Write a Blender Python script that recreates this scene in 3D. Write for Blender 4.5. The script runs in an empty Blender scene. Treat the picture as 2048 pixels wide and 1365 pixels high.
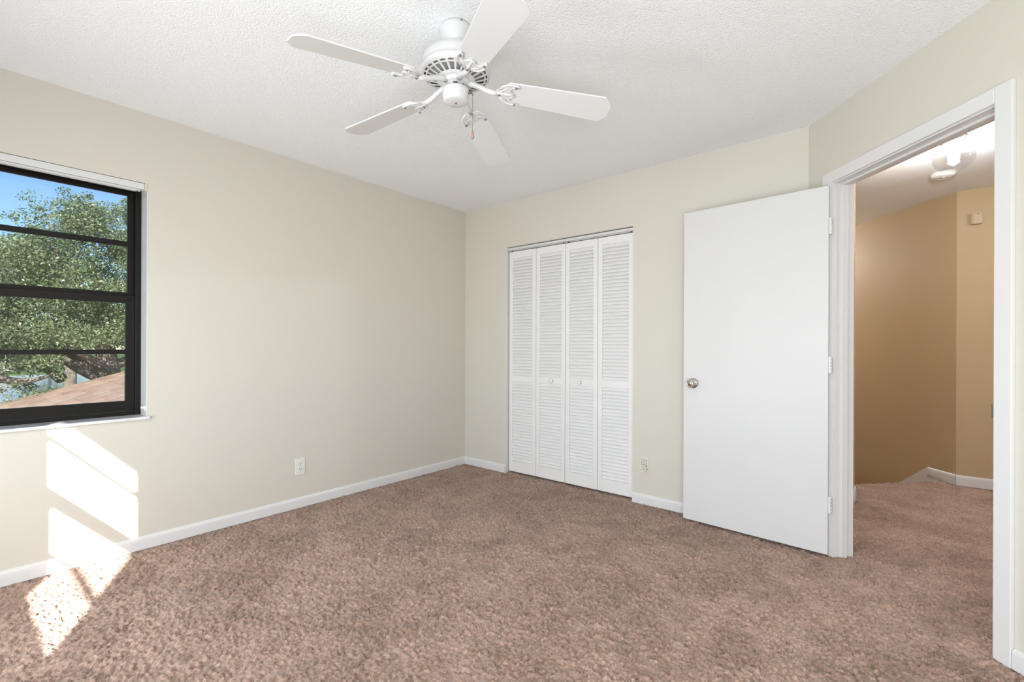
import bpy, bmesh, math, random
import numpy as np
from mathutils import Vector, Matrix

random.seed(7)
RNG = np.random.default_rng(11)
S = bpy.context.scene
COL = S.collection
R = math.radians

# ------------------------------------------------------------------ camera
cam_d = bpy.data.cameras.new('camera')
cam = bpy.data.objects.new('camera', cam_d)
COL.objects.link(cam)
F_PX, HOR = 941.3, 693.74
cam_d.sensor_fit = 'HORIZONTAL'
cam_d.sensor_width = 36.0
cam_d.lens = 36.0 * F_PX / 2048
cam_d.shift_y = (HOR - 682.5) / 2048
cam_d.clip_start = 0.05
cam_d.clip_end = 600
YAW, ROLL = 0.689, 0.0036
CAM = Vector((3.2606, -3.2439, 1.1379))
cam.matrix_world = (Matrix.Translation(CAM) @ Matrix.Rotation(YAW, 4, 'Z') @ Matrix.Rotation(math.pi / 2, 4, 'X')
                    @ Matrix.Rotation(ROLL, 4, 'Z'))
S.camera = cam

# ------------------------------------------------------------------ world, sun, fill lamps, exposure
S.view_settings.view_transform = 'Standard'
S.view_settings.look = 'None'
S.view_settings.exposure = 0.54
S.view_settings.gamma = 1.0
S.view_settings.use_curve_mapping = False
S.cycles.max_bounces = 16
S.cycles.diffuse_bounces = 10
S.cycles.transparent_max_bounces = 16
S.cycles.caustics_reflective = False

SUN_DIR = Vector((-1.0, 0.50, -0.54)).normalized()      # the way the sunlight travels
W = bpy.data.worlds.new('world')
S.world = W
W.use_nodes = True
wn = W.node_tree.nodes
wl = W.node_tree.links
bg = wn['Background']
sky = wn.new('ShaderNodeTexSky')
sky.sky_type = 'NISHITA'
sky.sun_disc = False
sky.sun_elevation = math.asin(-SUN_DIR.z)
sky.sun_rotation = math.atan2(-SUN_DIR.x, -SUN_DIR.y)
sky.air_density = 1.0
sky.dust_density = 0.1
sky.ozone_density = 4.5
wl.new(sky.outputs[0], bg.inputs[0])
bg.inputs[1].default_value = 0.55

sun_d = bpy.data.lights.new('sun', 'SUN')
sun_d.energy = 18.0
sun_d.color = (1.0, 0.965, 0.91)
sun_d.angle = R(0.6)
sun = bpy.data.objects.new('sun', sun_d)
COL.objects.link(sun)
sun.rotation_euler = SUN_DIR.to_track_quat('-Z', 'Y').to_euler()


def area(name, loc, direction, sx, sy, power, color):
    d = bpy.data.lights.new(name, 'AREA')
    d.shape = 'RECTANGLE'
    d.size, d.size_y = sx, sy
    d.energy = power
    d.color = color
    o = bpy.data.objects.new(name, d)
    COL.objects.link(o)
    o.location = loc
    o.rotation_euler = Vector(direction).to_track_quat('-Z', 'Z').to_euler()
    return o


# added fill lamp boosting the daylight from the rear window (behind the camera)
area('rear_fill_light', (2.26, -3.81, 1.38), (0, 1, -0.05), 0.80, 1.15, 20, (0.90, 0.96, 1.0))
# two more fill lamps, in front of the shaded doors added beside it
area('rear_fill_light', (0.95, -3.75, 0.80), (0.0, 1, 0.05), 0.90, 1.30, 17, (0.91, 0.965, 1.0))
area('rear_fill_light', (3.66, -3.70, 0.75), (0.0, 1, 0.12), 0.95, 1.30, 36, (0.91, 0.965, 1.0))

# ------------------------------------------------------------------ helpers


def new_mat(name):
    m = bpy.data.materials.new(name)
    m.use_nodes = True
    return m, m.node_tree.nodes, m.node_tree.links, m.node_tree.nodes['Principled BSDF']


def mat(name, col, rough=0.5, metal=0.0, bump=None, var=None, spec=0.5, coat=0.0):
    """Principled material; bump = (scale, strength, distance), var = (scale, amount)."""
    m, n, l, p = new_mat(name)
    p.inputs['Base Color'].default_value = (*col, 1)
    p.inputs['Roughness'].default_value = rough
    p.inputs['Metallic'].default_value = metal
    p.inputs['Specular IOR Level'].default_value = spec
    p.inputs['Coat Weight'].default_value = coat
    tc = n.new('ShaderNodeTexCoord')
    if bump:
        t = n.new('ShaderNodeTexNoise')
        t.inputs['Scale'].default_value = bump[0]
        t.inputs['Detail'].default_value = 3.0
        l.new(tc.outputs['Object'], t.inputs['Vector'])
        b = n.new('ShaderNodeBump')
        b.inputs['Strength'].default_value = bump[1]
        b.inputs['Distance'].default_value = bump[2]
        l.new(t.outputs[0], b.inputs['Height'])
        l.new(b.outputs[0], p.inputs['Normal'])
    if var:
        t = n.new('ShaderNodeTexNoise')
        t.inputs['Scale'].default_value = var[0]
        t.inputs['Detail'].default_value = 4.0
        l.new(tc.outputs['Object'], t.inputs['Vector'])
        mp = n.new('ShaderNodeMapRange')
        mp.inputs[1].default_value = 0.3
        mp.inputs[2].default_value = 0.7
        mp.inputs[3].default_value = 1 - var[1]
        mp.inputs[4].default_value = 1 + var[1]
        l.new(t.outputs[0], mp.inputs[0])
        mx = n.new('ShaderNodeMix')
        mx.data_type = 'RGBA'
        mx.blend_type = 'MULTIPLY'
        mx.inputs[0].default_value = 1.0
        mx.inputs[6].default_value = (*col, 1)
        l.new(mp.outputs[0], mx.inputs[7])
        l.new(mx.outputs[2], p.inputs['Base Color'])
    return m


def glass_pane(name, tint, gloss=0.05):
    m, n, l, p = new_mat(name)
    n.remove(p)
    out = n['Material Output']
    tr = n.new('ShaderNodeBsdfTransparent')
    tr.inputs[0].default_value = (*tint, 1)
    gl = n.new('ShaderNodeBsdfGlossy')
    gl.inputs['Roughness'].default_value = 0.02
    mx = n.new('ShaderNodeMixShader')
    mx.inputs[0].default_value = gloss
    l.new(tr.outputs[0], mx.inputs[1])
    l.new(gl.outputs[0], mx.inputs[2])
    l.new(mx.outputs[0], out.inputs[0])
    return m


def add_box(bm, lo, hi, M=None, bevel=0.0):
    x0, y0, z0 = lo
    x1, y1, z1 = hi
    if bevel > 0:
        t = bmesh.new()
        add_box(t, lo, hi)
        bmesh.ops.bevel(t, geom=t.edges[:], offset=bevel, segments=2, affect='EDGES', profile=0.6)
        merge(bm, t, M)
        return
    vs = [(x0, y0, z0), (x1, y0, z0), (x1, y1, z0), (x0, y1, z0), (x0, y0, z1), (x1, y0, z1), (x1, y1, z1), (x0, y1, z1)]
    v = [bm.verts.new(M @ Vector(c) if M else c) for c in vs]
    for f in ((0, 3, 2, 1), (4, 5, 6, 7), (0, 1, 5, 4), (1, 2, 6, 5), (2, 3, 7, 6), (3, 0, 4, 7)):
        bm.faces.new([v[i] for i in f])


def merge(bm, other, M=None):
    mp = {}
    for v in other.verts:
        mp[v] = bm.verts.new(M @ v.co if M else v.co)
    for f in other.faces:
        nf = bm.faces.new([mp[v] for v in f.verts])
        nf.smooth = f.smooth
    other.free()


def add_lathe(bm, prof, M=None, n=48, close=True):
    """Profile [(r, z)...] turned about local Z."""
    rings = []
    for r, z in prof:
        if r < 1e-6:
            c = Vector((0, 0, z))
            rings.append([bm.verts.new(M @ c if M else c)])
        else:
            ring = []
            for i in range(n):
                a = 2 * math.pi * i / n
                c = Vector((r * math.cos(a), r * math.sin(a), z))
                ring.append(bm.verts.new(M @ c if M else c))
            rings.append(ring)
    for a, b in zip(rings, rings[1:]):
        for i in range(n):
            j = (i + 1) % n
            if len(a) == 1 and len(b) == 1:
                continue
            if len(a) == 1:
                f = bm.faces.new((a[0], b[j], b[i]))
            elif len(b) == 1:
                f = bm.faces.new((a[i], a[j], b[0]))
            else:
                f = bm.faces.new((a[i], a[j], b[j], b[i]))
            f.smooth = True


def add_tube(bm, pts, rads, n=12, M=None, cap=True):
    pts = [Vector(p) for p in pts]
    if not isinstance(rads, (list, tuple)):
        rads = [rads] * len(pts)
    rings = []
    up = Vector((0.03, 0.02, 1)).normalized()
    for i, p in enumerate(pts):
        t = (pts[min(i + 1, len(pts) - 1)] - pts[max(i - 1, 0)]).normalized()
        if abs(t.dot(up)) > 0.95:
            u = t.cross(Vector((1, 0.1, 0))).normalized()
        else:
            u = t.cross(up).normalized()
        w = t.cross(u).normalized()
        ring = []
        for k in range(n):
            a = 2 * math.pi * k / n
            c = p + (u * math.cos(a) + w * math.sin(a)) * rads[i]
            ring.append(bm.verts.new(M @ c if M else c))
        rings.append(ring)
    for a, b in zip(rings, rings[1:]):
        for k in range(n):
            f = bm.faces.new((a[k], a[(k + 1) % n], b[(k + 1) % n], b[k]))
            f.smooth = True
    if cap:
        bm.faces.new(rings[0][::-1])
        bm.faces.new(rings[-1])


def add_prism(bm, outline, z0, z1, M=None):
    """Closed outline [(x, y)...] extruded from z0 to z1."""
    lo = [bm.verts.new(M @ Vector((x, y, z0)) if M else (x, y, z0)) for x, y in outline]
    hi = [bm.verts.new(M @ Vector((x, y, z1)) if M else (x, y, z1)) for x, y in outline]
    k = len(outline)
    bm.faces.new(lo[::-1])
    bm.faces.new(hi)
    for i in range(k):
        j = (i + 1) % k
        bm.faces.new((lo[i], lo[j], hi[j], hi[i]))


def obj(name, bm, m, parent=None, loc=None, bevel=0.0):
    bmesh.ops.recalc_face_normals(bm, faces=bm.faces[:])
    me = bpy.data.meshes.new(name)
    bm.to_mesh(me)
    bm.free()
    o = bpy.data.objects.new(name, me)
    COL.objects.link(o)
    for q in (m if isinstance(m, (list, tuple)) else [m]):
        me.materials.append(q)
    if parent:
        o.parent = parent
    if loc:
        o.location = loc
    if bevel:
        b = o.modifiers.new('bevel', 'BEVEL')
        b.width = bevel
        b.segments = 2
        b.limit_method = 'ANGLE'
        b.angle_limit = R(40)
    return o


def tag(o, label, cat, group=None, kind=None):
    o['label'] = label
    o['category'] = cat
    if group:
        o['group'] = group
    if kind:
        o['kind'] = kind
    return o


def struct(o, label, cat):
    return tag(o, label, cat, kind='structure')


def thing(name, label, cat, loc=(0, 0, 0), rotz=0.0, group=None, kind=None):
    o = bpy.data.objects.new(name, None)
    o.empty_display_size = 0.1
    COL.objects.link(o)
    o.location = loc
    o.rotation_euler = (0, 0, rotz)
    tag(o, label, cat, group, kind)
    return o


# ------------------------------------------------------------------ materials
M_WALL = mat('beige_wall_paint', (0.628, 0.602, 0.540), 0.55, bump=(160, 0.12, 0.002))
M_TAN = mat('tan_wall_paint', (0.50, 0.375, 0.222), 0.55, bump=(170, 0.25, 0.003))
M_WHITE = mat('white_gloss_paint', (0.70, 0.70, 0.705), 0.35, bump=(40, 0.03, 0.001))
M_DOOR = mat('white_door_paint', (0.65, 0.65, 0.655), 0.42, bump=(6, 0.03, 0.004), var=(3, 0.012))
M_LOUVER = mat('white_louver_paint', (0.78, 0.78, 0.78), 0.45)
M_FAN = mat('white_fan_enamel', (0.66, 0.66, 0.665), 0.30)
M_BLADE = mat('white_blade_laminate', (0.70, 0.70, 0.70), 0.40)
M_CEIL = None
M_BLACK = mat('black_anodised_aluminium', (0.010, 0.009, 0.008), 0.45, metal=0.0, spec=0.22, bump=(300, 0.1, 0.001))
M_HEAD = mat('white_enamelled_steel', (0.66, 0.67, 0.68), 0.38)
M_SILL = mat('pale_marble', (0.70, 0.71, 0.72), 0.2, var=(9, 0.10))
M_PLASTIC = mat('white_plastic', (0.74, 0.74, 0.71), 0.35)
M_IVORY = mat('ivory_plastic', (0.70, 0.66, 0.55), 0.35)
M_SLOT = mat('dark_slot', (0.02, 0.02, 0.02), 0.8)
M_GREY = mat('grey_motor_metal', (0.42, 0.42, 0.42), 0.5, metal=0.2)
M_NICKEL = mat('satin_nickel', (0.60, 0.58, 0.54), 0.24, metal=1.0)
M_BRASS = mat('dull_chain_metal', (0.25, 0.23, 0.20), 0.4, metal=0.9)
M_FOB = mat('smoked_chain_fob', (0.30, 0.25, 0.22), 0.35)
M_ORANGE = mat('orange_enamel', (0.75, 0.25, 0.06), 0.4)
M_TANBOX = mat('tan_painted_plastic', (0.56, 0.44, 0.30), 0.5)
M_CLEAR = glass_pane('clear_window_glass', (0.95, 0.96, 0.96), 0.04)
M_TINT = glass_pane('tinted_window_glass', (0.45, 0.455, 0.46), 0.03)
M_GLOBE = glass_pane('clear_lamp_glass', (0.93, 0.93, 0.93), 0.10)


def ceiling_mat(name, col):
    m, n, l, p = new_mat(name)
    p.inputs['Base Color'].default_value = (*col, 1)
    p.inputs['Roughness'].default_value = 0.85
    p.inputs['Specular IOR Level'].default_value = 0.2
    tc = n.new('ShaderNodeTexCoord')
    a = n.new('ShaderNodeTexNoise')
    a.inputs['Scale'].default_value = 130
    a.inputs['Detail'].default_value = 4
    a.inputs['Roughness'].default_value = 0.6
    v = n.new('ShaderNodeTexVoronoi')
    v.inputs['Scale'].default_value = 150
    l.new(tc.outputs['Object'], a.inputs['Vector'])
    l.new(tc.outputs['Object'], v.inputs['Vector'])
    ad = n.new('ShaderNodeMath')
    ad.operation = 'SUBTRACT'
    l.new(a.outputs[0], ad.inputs[0])
    l.new(v.outputs[0], ad.inputs[1])
    b = n.new('ShaderNodeBump')
    b.inputs['Strength'].default_value = 0.6
    b.inputs['Distance'].default_value = 0.0040
    l.new(ad.outputs[0], b.inputs['Height'])
    l.new(b.outputs[0], p.inputs['Normal'])
    return m


M_CEIL = ceiling_mat('stippled_ceiling_plaster', (0.88, 0.895, 0.91))

# ------------------------------------------------------------------ setting: plan
H = 2.44
AX, AW = 2.8448, 0.8369                                  # where the angled wall starts on the back wall, and its bearing
DV = Vector((math.cos(AW), -math.sin(AW), 0))            # along the angled wall, towards the camera side
NV = Vector((-math.sin(AW), -math.cos(AW), 0))           # its face, into the bedroom
A0 = Vector((AX, 0, 0))
MA = Matrix(((DV.x, NV.x, 0, AX), (DV.y, NV.y, 0, 0), (0, 0, 1, 0), (0, 0, 0, 1)))   # local (along, out, up)
XR, YR = 4.35, -3.80                                     # right wall, rear wall
TA = (XR - AX) / DV.x                                    # length of the angled wall
YA = (A0 + DV * TA).y
WT = 0.11


def wall_box(name, lo, hi, m, label, M=None):
    bm = bmesh.new()
    add_box(bm, lo, hi, M)
    return struct(obj(name, bm, m), label, 'wall')


# left wall with the window opening
WY0, WY1, WZ0, WZ1 = -3.62, -2.505, 0.724, 2.045
bm = bmesh.new()
add_box(bm, (-0.2, YR - 0.2, -0.1), (0, WY0, H + 0.1))
add_box(bm, (-0.2, WY1, -0.1), (0, 0.9, H + 0.1))
add_box(bm, (-0.2, WY0, -0.1), (0, WY1, WZ0))
add_box(bm, (-0.2, WY0, WZ1), (0, WY1, H + 0.1))
struct(obj('wall_left', bm, M_WALL), 'beige painted wall on the left with the black framed window', 'wall')

# back wall with the closet opening
CX0, CX1, CZ = 0.517, 1.745, 2.033
bm = bmesh.new()
add_box(bm, (0, 0, -0.1), (CX0, WT, H + 0.1))
add_box(bm, (CX1, 0, -0.1), (AX + 0.05, WT, H + 0.1))
add_box(bm, (CX0, 0, CZ), (CX1, WT, H + 0.1))
struct(obj('wall_back', bm, M_WALL), 'beige painted back wall around the louvered closet', 'wall')

# closet recess behind the doors
bm = bmesh.new()
add_box(bm, (0.0, 0.80, -0.1), (2.0, 0.88, H + 0.1))
add_box(bm, (0.0, WT, -0.1), (0.05, 0.80, H + 0.1))
add_box(bm, (1.95, WT, -0.1), (2.0, 0.80, H + 0.1))
struct(obj('wall_closet', bm, M_WALL), 'plain wall inside the closet behind the louvered doors', 'wall')

# angled wall with the doorway: bedroom side beige, hall side tan
J0, J1, JZ = 0.205, 1.030, 2.034                          # jamb faces and head of the door opening
bm = bmesh.new()
for lo, hi in (((0.0, -WT / 2, -0.1), (J0 - 0.018, 0, H + 0.1)), ((J1 + 0.018, -WT / 2, -0.1), (TA + 0.1, 0, H + 0.1)),
               ((J0 - 0.018, -WT / 2, JZ + 0.018), (J1 + 0.018, 0, H + 0.1))):
    add_box(bm, lo, hi, MA)
struct(obj('wall_right', bm, M_WALL), 'beige angled wall on the right holding the open doorway', 'wall')
bm = bmesh.new()
for lo, hi in (((0.09, -WT, -0.1), (J0 - 0.018, -WT / 2, H + 0.1)), ((J1 + 0.018, -WT, -0.1), (TA + 0.1, -WT / 2, H + 0.1)),
               ((J0 - 0.018, -WT, JZ + 0.018), (J1 + 0.018, -WT / 2, H + 0.1))):
    add_box(bm, lo, hi, MA)
struct(obj('wall_hall_front', bm, M_TAN), 'tan hall side of the angled doorway wall', 'wall')

wall_box('wall_far_right', (XR, YR - 0.2, -0.1), (XR + 0.12, YA + 0.05, H + 0.1), M_WALL, 'beige wall beside the camera, right of the doorway')

# rear wall (behind the camera) with a window between two added door openings
RW = ((0.40, 1.40), (1.80, 2.72), (3.16, 4.16))
RZ0, RZ1 = 0.80, 2.045
bm = bmesh.new()
xs = [0.0] + [c for q in RW for c in q] + [XR + 0.12]
for i in range(7):
    if i % 2 == 0:
        add_box(bm, (xs[i], YR - 0.12, -0.1), (xs[i + 1], YR, H + 0.1))
    else:
        add_box(bm, (xs[i], YR - 0.12, -0.1), (xs[i + 1], YR, RZ0 if i == 3 else 0.0))
        add_box(bm, (xs[i], YR - 0.12, RZ1), (xs[i + 1], YR, H + 0.1))
struct(obj('wall_rear', bm, M_WALL), 'beige rear wall behind the camera with a window between two added glass doors', 'wall')
# eave over the rear windows
bm = bmesh.new()
EE = 0.62
add_box(bm, (-0.9, YR - 0.054 - EE, 1.816 + 1.08 * EE), (XR + 0.6, YR - 0.10, 1.816 + 1.08 * EE + 0.16))
struct(obj('trim_eave', bm, M_WHITE), 'white roof eave outside over the rear windows', 'eave')

# hall: short left wall, stairwell walls, far walls
HX, HY = 2.995, 1.25
C2 = Vector((3.625, 2.13, 0))
SD = -DV                                                  # down the stairs, away from the landing
SN = Vector((DV.y, -DV.x, 0))                             # to the near side of the stairs
if SN.dot(Vector((HX, HY, 0)) - C2) < 0:
    SN = -SN


def strip_wall(name, a, b, out, z0, z1, m, label, t=0.10):
    bm = bmesh.new()
    a, b, out = Vector(a), Vector(b), Vector(out).normalized() * t
    add_prism(bm, [(a.x, a.y), (b.x, b.y), (b.x + out.x, b.y + out.y), (a.x + out.x, a.y + out.y)], z0, z1)
    return struct(obj(name, bm, m), label, 'wall')


strip_wall('wall_hall_left', (HX, -0.02, 0), (HX, HY, 0), (-1, 0, 0), -0.1, H + 0.1, M_TAN, 'short tan wall just inside the hall on the left')
ZL = -2.75
S_END = 3.6
strip_wall('wall_stairs', Vector((HX, HY, 0)), Vector((HX, HY, 0)) + SD * S_END, SN, ZL, H + 0.1, M_TAN, 'tan wall on the near side of the stairwell')
far = struct(obj('wall_hall_back', (lambda b: (add_prism(b, [(C2.x, C2.y), (C2.x + SD.x * 3.4, C2.y + SD.y * 3.4),
             (C2.x + SD.x * 3.4 - SN.x * .1, C2.y + SD.y * 3.4 - SN.y * .1), (C2.x - SN.x * .1, C2.y - SN.y * .1)], ZL, H + 0.1), b)[1])(bmesh.new()), M_TAN),
             'darker tan angled wall across the hall beside the stairs', 'wall')
strip_wall('wall_hall_right', C2 - Vector((0.0, 0, 0)), (6.2, C2.y, 0), (0, 1, 0), -0.1, H + 0.1, M_TAN, 'lighter tan wall facing the doorway with the small sensor')
strip_wall('wall_hall_end', (6.2, -3.2, 0), (6.2, C2.y, 0), (1, 0, 0), -0.1, H + 0.1, M_TAN, 'tan wall at the far right end of the hall')
strip_wall('wall_hall_side', (XR + 0.12, -3.2, 0), (6.2, -3.2, 0), (0, -1, 0), -0.1, H + 0.1, M_TAN, 'tan wall at the near end of the hall')
e0 = C2 + SD * 3.4
strip_wall('wall_stairs_end', e0 - SN * 0.1, e0 + SN * 1.3, SD, ZL, H + 0.1, M_TAN, 'tan wall at the foot of the stairs')

# ceiling over bedroom, closet and hall
bm = bmesh.new()
add_prism(bm, [(-0.2, YR - 0.12), (XR + 0.12, YR - 0.12), (XR + 0.12, YA - 0.02), (AX + 0.02, 0.03), (2.0, 0.08), (2.0, 0.9), (-0.2, 0.9)], H, H + 0.15)
struct(obj('ceiling', bm, M_CEIL), 'white stippled bedroom ceiling', 'ceiling')
bm = bmesh.new()
add_prism(bm, [(AX + 0.02, 0.03), (XR + 0.12, YA - 0.02), (XR + 0.12, -3.4), (6.4, -3.4), (6.4, 6.5), (0.2, 6.5), (0.2, 0.92), (2.02, 0.92), (2.02, 0.08)], H, H + 0.15)
struct(obj('ceiling_hall', bm, M_CEIL), 'white stippled hall ceiling beyond the doorway', 'ceiling')

# ------------------------------------------------------------------ carpet (one mesh of real tufts)


def carpet_mat():
    m, n, l, p = new_mat('brown_carpet_pile')
    p.inputs['Roughness'].default_value = 0.95
    p.inputs['Specular IOR Level'].default_value = 0.05
    p.inputs['Sheen Weight'].default_value = 0.25
    p.inputs['Sheen Roughness'].default_value = 0.5
    tc = n.new('ShaderNodeTexCoord')
    a = n.new('ShaderNodeTexNoise')
    a.inputs['Scale'].default_value = 3.2
    a.inputs['Detail'].default_value = 5
    a.inputs['Roughness'].default_value = 0.70
    a.inputs['Distortion'].default_value = 0.8
    l.new(tc.outputs['Object'], a.inputs['Vector'])
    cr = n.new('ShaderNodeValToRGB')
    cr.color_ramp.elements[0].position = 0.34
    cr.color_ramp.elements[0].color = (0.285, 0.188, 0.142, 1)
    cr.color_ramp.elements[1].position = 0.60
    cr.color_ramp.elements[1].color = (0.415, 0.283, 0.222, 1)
    l.new(a.outputs[0], cr.inputs[0])
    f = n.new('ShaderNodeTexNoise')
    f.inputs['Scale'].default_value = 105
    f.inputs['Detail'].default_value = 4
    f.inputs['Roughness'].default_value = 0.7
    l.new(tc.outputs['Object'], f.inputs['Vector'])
    mp = n.new('ShaderNodeMapRange')  # fine speckle: shade between tufts painted into the colour
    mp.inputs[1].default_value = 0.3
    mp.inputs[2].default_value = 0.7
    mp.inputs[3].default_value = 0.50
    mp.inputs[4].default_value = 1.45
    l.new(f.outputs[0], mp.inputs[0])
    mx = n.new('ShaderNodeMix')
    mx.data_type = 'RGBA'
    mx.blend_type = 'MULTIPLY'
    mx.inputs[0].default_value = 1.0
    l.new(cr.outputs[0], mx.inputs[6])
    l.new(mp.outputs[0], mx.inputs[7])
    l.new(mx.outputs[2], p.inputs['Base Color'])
    b = n.new('ShaderNodeBump')
    b.inputs['Strength'].default_value = 0.7
    b.inputs['Distance'].default_value = 0.004
    l.new(f.outputs[0], b.inputs['Height'])
    l.new(b.outputs[0], p.inputs['Normal'])
    return m


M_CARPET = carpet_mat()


def in_poly(px, py, poly):
    ins = np.zeros(px.shape, bool)
    k = len(poly)
    for i in range(k):
        x0, y0 = poly[i]
        x1, y1 = poly[(i + 1) % k]
        c = (y0 > py) != (y1 > py)
        with np.errstate(divide='ignore', invalid='ignore'):
            xx = (x1 - x0) * (py - y0) / (y1 - y0 + 1e-12) + x0
        ins ^= c & (px < xx)
    return ins


def smooth(a, k=1):
    for _ in range(k):
        a = (a + np.roll(a, 1, 0) + np.roll(a, -1, 0) + np.roll(a, 1, 1) + np.roll(a, -1, 1)) / 5
    return a


L0 = Vector((2.976, 1.609, 0))                            # landing edge of the stairs
L1 = C2 + SD * 0.125


def grid_mesh(name, x0, x1, y0, y1, step, polys, height, m):
    nx, ny = int((x1 - x0) / step) + 1, int((y1 - y0) / step) + 1
    X, Y = np.meshgrid(x0 + np.arange(nx) * step, y0 + np.arange(ny) * step, indexing='ij')
    Z = height(nx, ny)
    X = X + (RNG.random((nx, ny)) - 0.5) * step * 0.7
    Y = Y + (RNG.random((nx, ny)) - 0.5) * step * 0.7
    cx, cy = X[:-1, :-1], Y[:-1, :-1]
    keep = np.zeros(cx.shape, bool)
    for pl in polys:
        keep |= in_poly(cx, cy, pl)
    idx = np.arange(nx * ny).reshape(nx, ny)
    q = np.stack([idx[:-1, :-1][keep], idx[1:, :-1][keep], idx[1:, 1:][keep], idx[:-1, 1:][keep]], 1)
    used, inv = np.unique(q, return_inverse=True)
    q = inv.reshape(-1, 4)
    co = np.stack([X.ravel()[used], Y.ravel()[used], Z.ravel()[used]], 1)
    me = bpy.data.meshes.new(name)
    me.vertices.add(len(co))
    me.vertices.foreach_set('co', co.astype(np.float32).ravel())
    me.loops.add(q.size)
    me.loops.foreach_set('vertex_index', q.astype(np.int32).ravel())
    me.polygons.add(len(q))
    me.polygons.foreach_set('loop_start', np.arange(0, q.size, 4, dtype=np.int32))
    me.polygons.foreach_set('use_smooth', np.ones(len(q), bool))
    me.update()
    me.materials.append(m)
    o = bpy.data.objects.new(name, me)
    COL.objects.link(o)
    return o


def tufts(nx, ny):
    r = RNG.random((nx, ny))
    z = smooth(r, 1)
    z = (z - z.mean()) / z.std()
    c = smooth(RNG.random((nx, ny)), 14)
    c = (c - c.mean()) / c.std()
    return np.clip(z, -2.4, 2.0) * (0.0044 + 0.0014 * np.clip(c, -1, 1.5)) - 0.0045


pA = A0 + DV * (TA + 0.05)
room_poly = [(0.0, YR), (XR, YR), (XR, pA.y), (AX, 0.0), (CX1, 0.0), (CX1, 0.25), (CX0, 0.25), (CX0, 0.0), (0.0, 0.0)]
hall_poly = [(AX - 0.03, -0.03), (pA.x - 0.03, pA.y - 0.03), (XR + 0.1, -3.2), (6.2, -3.2), (6.2, C2.y), (C2.x, C2.y), (L1.x, L1.y), (L0.x, L0.y), (HX - 0.2, 1.6), (HX - 0.05, 0.0)]
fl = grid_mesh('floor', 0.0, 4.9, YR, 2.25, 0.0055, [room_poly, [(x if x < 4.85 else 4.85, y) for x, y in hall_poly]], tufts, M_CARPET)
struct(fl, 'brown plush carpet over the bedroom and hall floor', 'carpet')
bm = bmesh.new()
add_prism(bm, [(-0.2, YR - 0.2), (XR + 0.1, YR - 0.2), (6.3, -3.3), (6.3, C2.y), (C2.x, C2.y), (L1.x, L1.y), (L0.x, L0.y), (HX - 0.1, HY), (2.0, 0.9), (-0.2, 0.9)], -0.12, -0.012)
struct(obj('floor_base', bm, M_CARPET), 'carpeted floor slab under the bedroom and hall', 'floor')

# stairs going down beside the angled hall wall
bm = bmesh.new()
ed = (L1 - L0)
for i in range(13):
    z = -0.19 * (i + 1)
    p0 = L0 + SD * (0.25 * i)
    p1 = p0 + SD * 0.29
    w = SN * 1.15
    base = C2 + SD * ((p0 - C2).dot(SD))
    b0 = base
    b1 = base + SD * 0.27
    add_prism(bm, [(b0.x, b0.y), (b1.x, b1.y), (b1.x + w.x, b1.y + w.y), (b0.x + w.x, b0.y + w.y)], z - 0.22, z)
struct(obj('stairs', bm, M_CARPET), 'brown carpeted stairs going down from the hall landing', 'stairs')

# ------------------------------------------------------------------ baseboards and door trim
BT, BH = 0.013, 0.072


def base_profile_box(bm, a, b, out, h=BH, t=BT, M=None, round_end=False):
    """Baseboard from a to b (floor points), sticking out along out, with a rounded top edge."""
    a, b, out = Vector(a), Vector(b), Vector(out).normalized()
    prof = [(0, 0), (t, 0), (t, h * 0.62), (t * 0.92, h * 0.80), (t * 0.60, h * 0.94), (t * 0.15, h), (0, h)]
    ra = [bm.verts.new(a + out * x + Vector((0, 0, z))) for x, z in prof]
    rb = [bm.verts.new(b + out * x + Vector((0, 0, z))) for x, z in prof]
    k = len(prof)
    for i in range(k):
        j = (i + 1) % k
        bm.faces.new((ra[i], ra[j], rb[j], rb[i]))
    bm.faces.new(ra[::-1])
    bm.faces.new(rb)


def baseboard(name, segs, label, h=BH):
    bm = bmesh.new()
    for a, b, out in segs:
        base_profile_box(bm, a, b, out, h)
    return struct(obj(name, bm, M_WHITE), label, 'baseboard')


baseboard('baseboard_left', [((0, 0, 0), (0, YR, 0), (1, 0, 0))], 'white baseboard along the left wall under the window')
baseboard('baseboard_back', [((0, 0, 0), (CX0, 0, 0), (0, -1, 0))], 'short white baseboard between the room corner and the closet')
baseboard('baseboard_back', [((CX1, 0, 0), (AX, 0, 0), (0, -1, 0))], 'white baseboard between the closet and the open door')
pr = A0 + DV * 1.098
baseboard('baseboard_right', [(pr, A0 + DV * TA, NV)], 'white baseboard right of the doorway casing')
baseboard('baseboard_hall', [((HX, 0.05, 0), (HX, HY - 0.02, 0), (1, 0, 0))], 'white baseboard end showing past the doorway left jamb', 0.078)
bm = bmesh.new()
base_profile_box(bm, C2, (6.2, C2.y, 0), (0, -1, 0), 0.085)
k0 = C2 + SD * 0.246
base_profile_box(bm, k0, C2, SN, 0.085)
k1 = k0 + SD * 3.0
v = []
for p, dz in ((k0, 0.0), (k1, -0.76 * 3.0)):                  # skirt board that follows the stairs down
    for s in (0, BT):
        for z in (-0.16, 0.085):
            v.append(bm.verts.new(p + SN * s + Vector((0, 0, z + dz))))
for f in ((0, 1, 3, 2), (4, 6, 7, 5), (1, 5, 7, 3), (0, 2, 6, 4), (2, 3, 7, 6), (0, 4, 5, 1)):
    bm.faces.new([v[i] for i in f])
k2 = C2 + SD * 0.10
add_prism(bm, [(q.x, q.y) for q in (k2, k0, k0 + SN * BT, k2 + SN * BT)], -0.20, 0.02)
struct(obj('baseboard_hall_back', bm, M_WHITE), 'white baseboard across the hall, sloping down with the stairs', 'baseboard')

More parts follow.
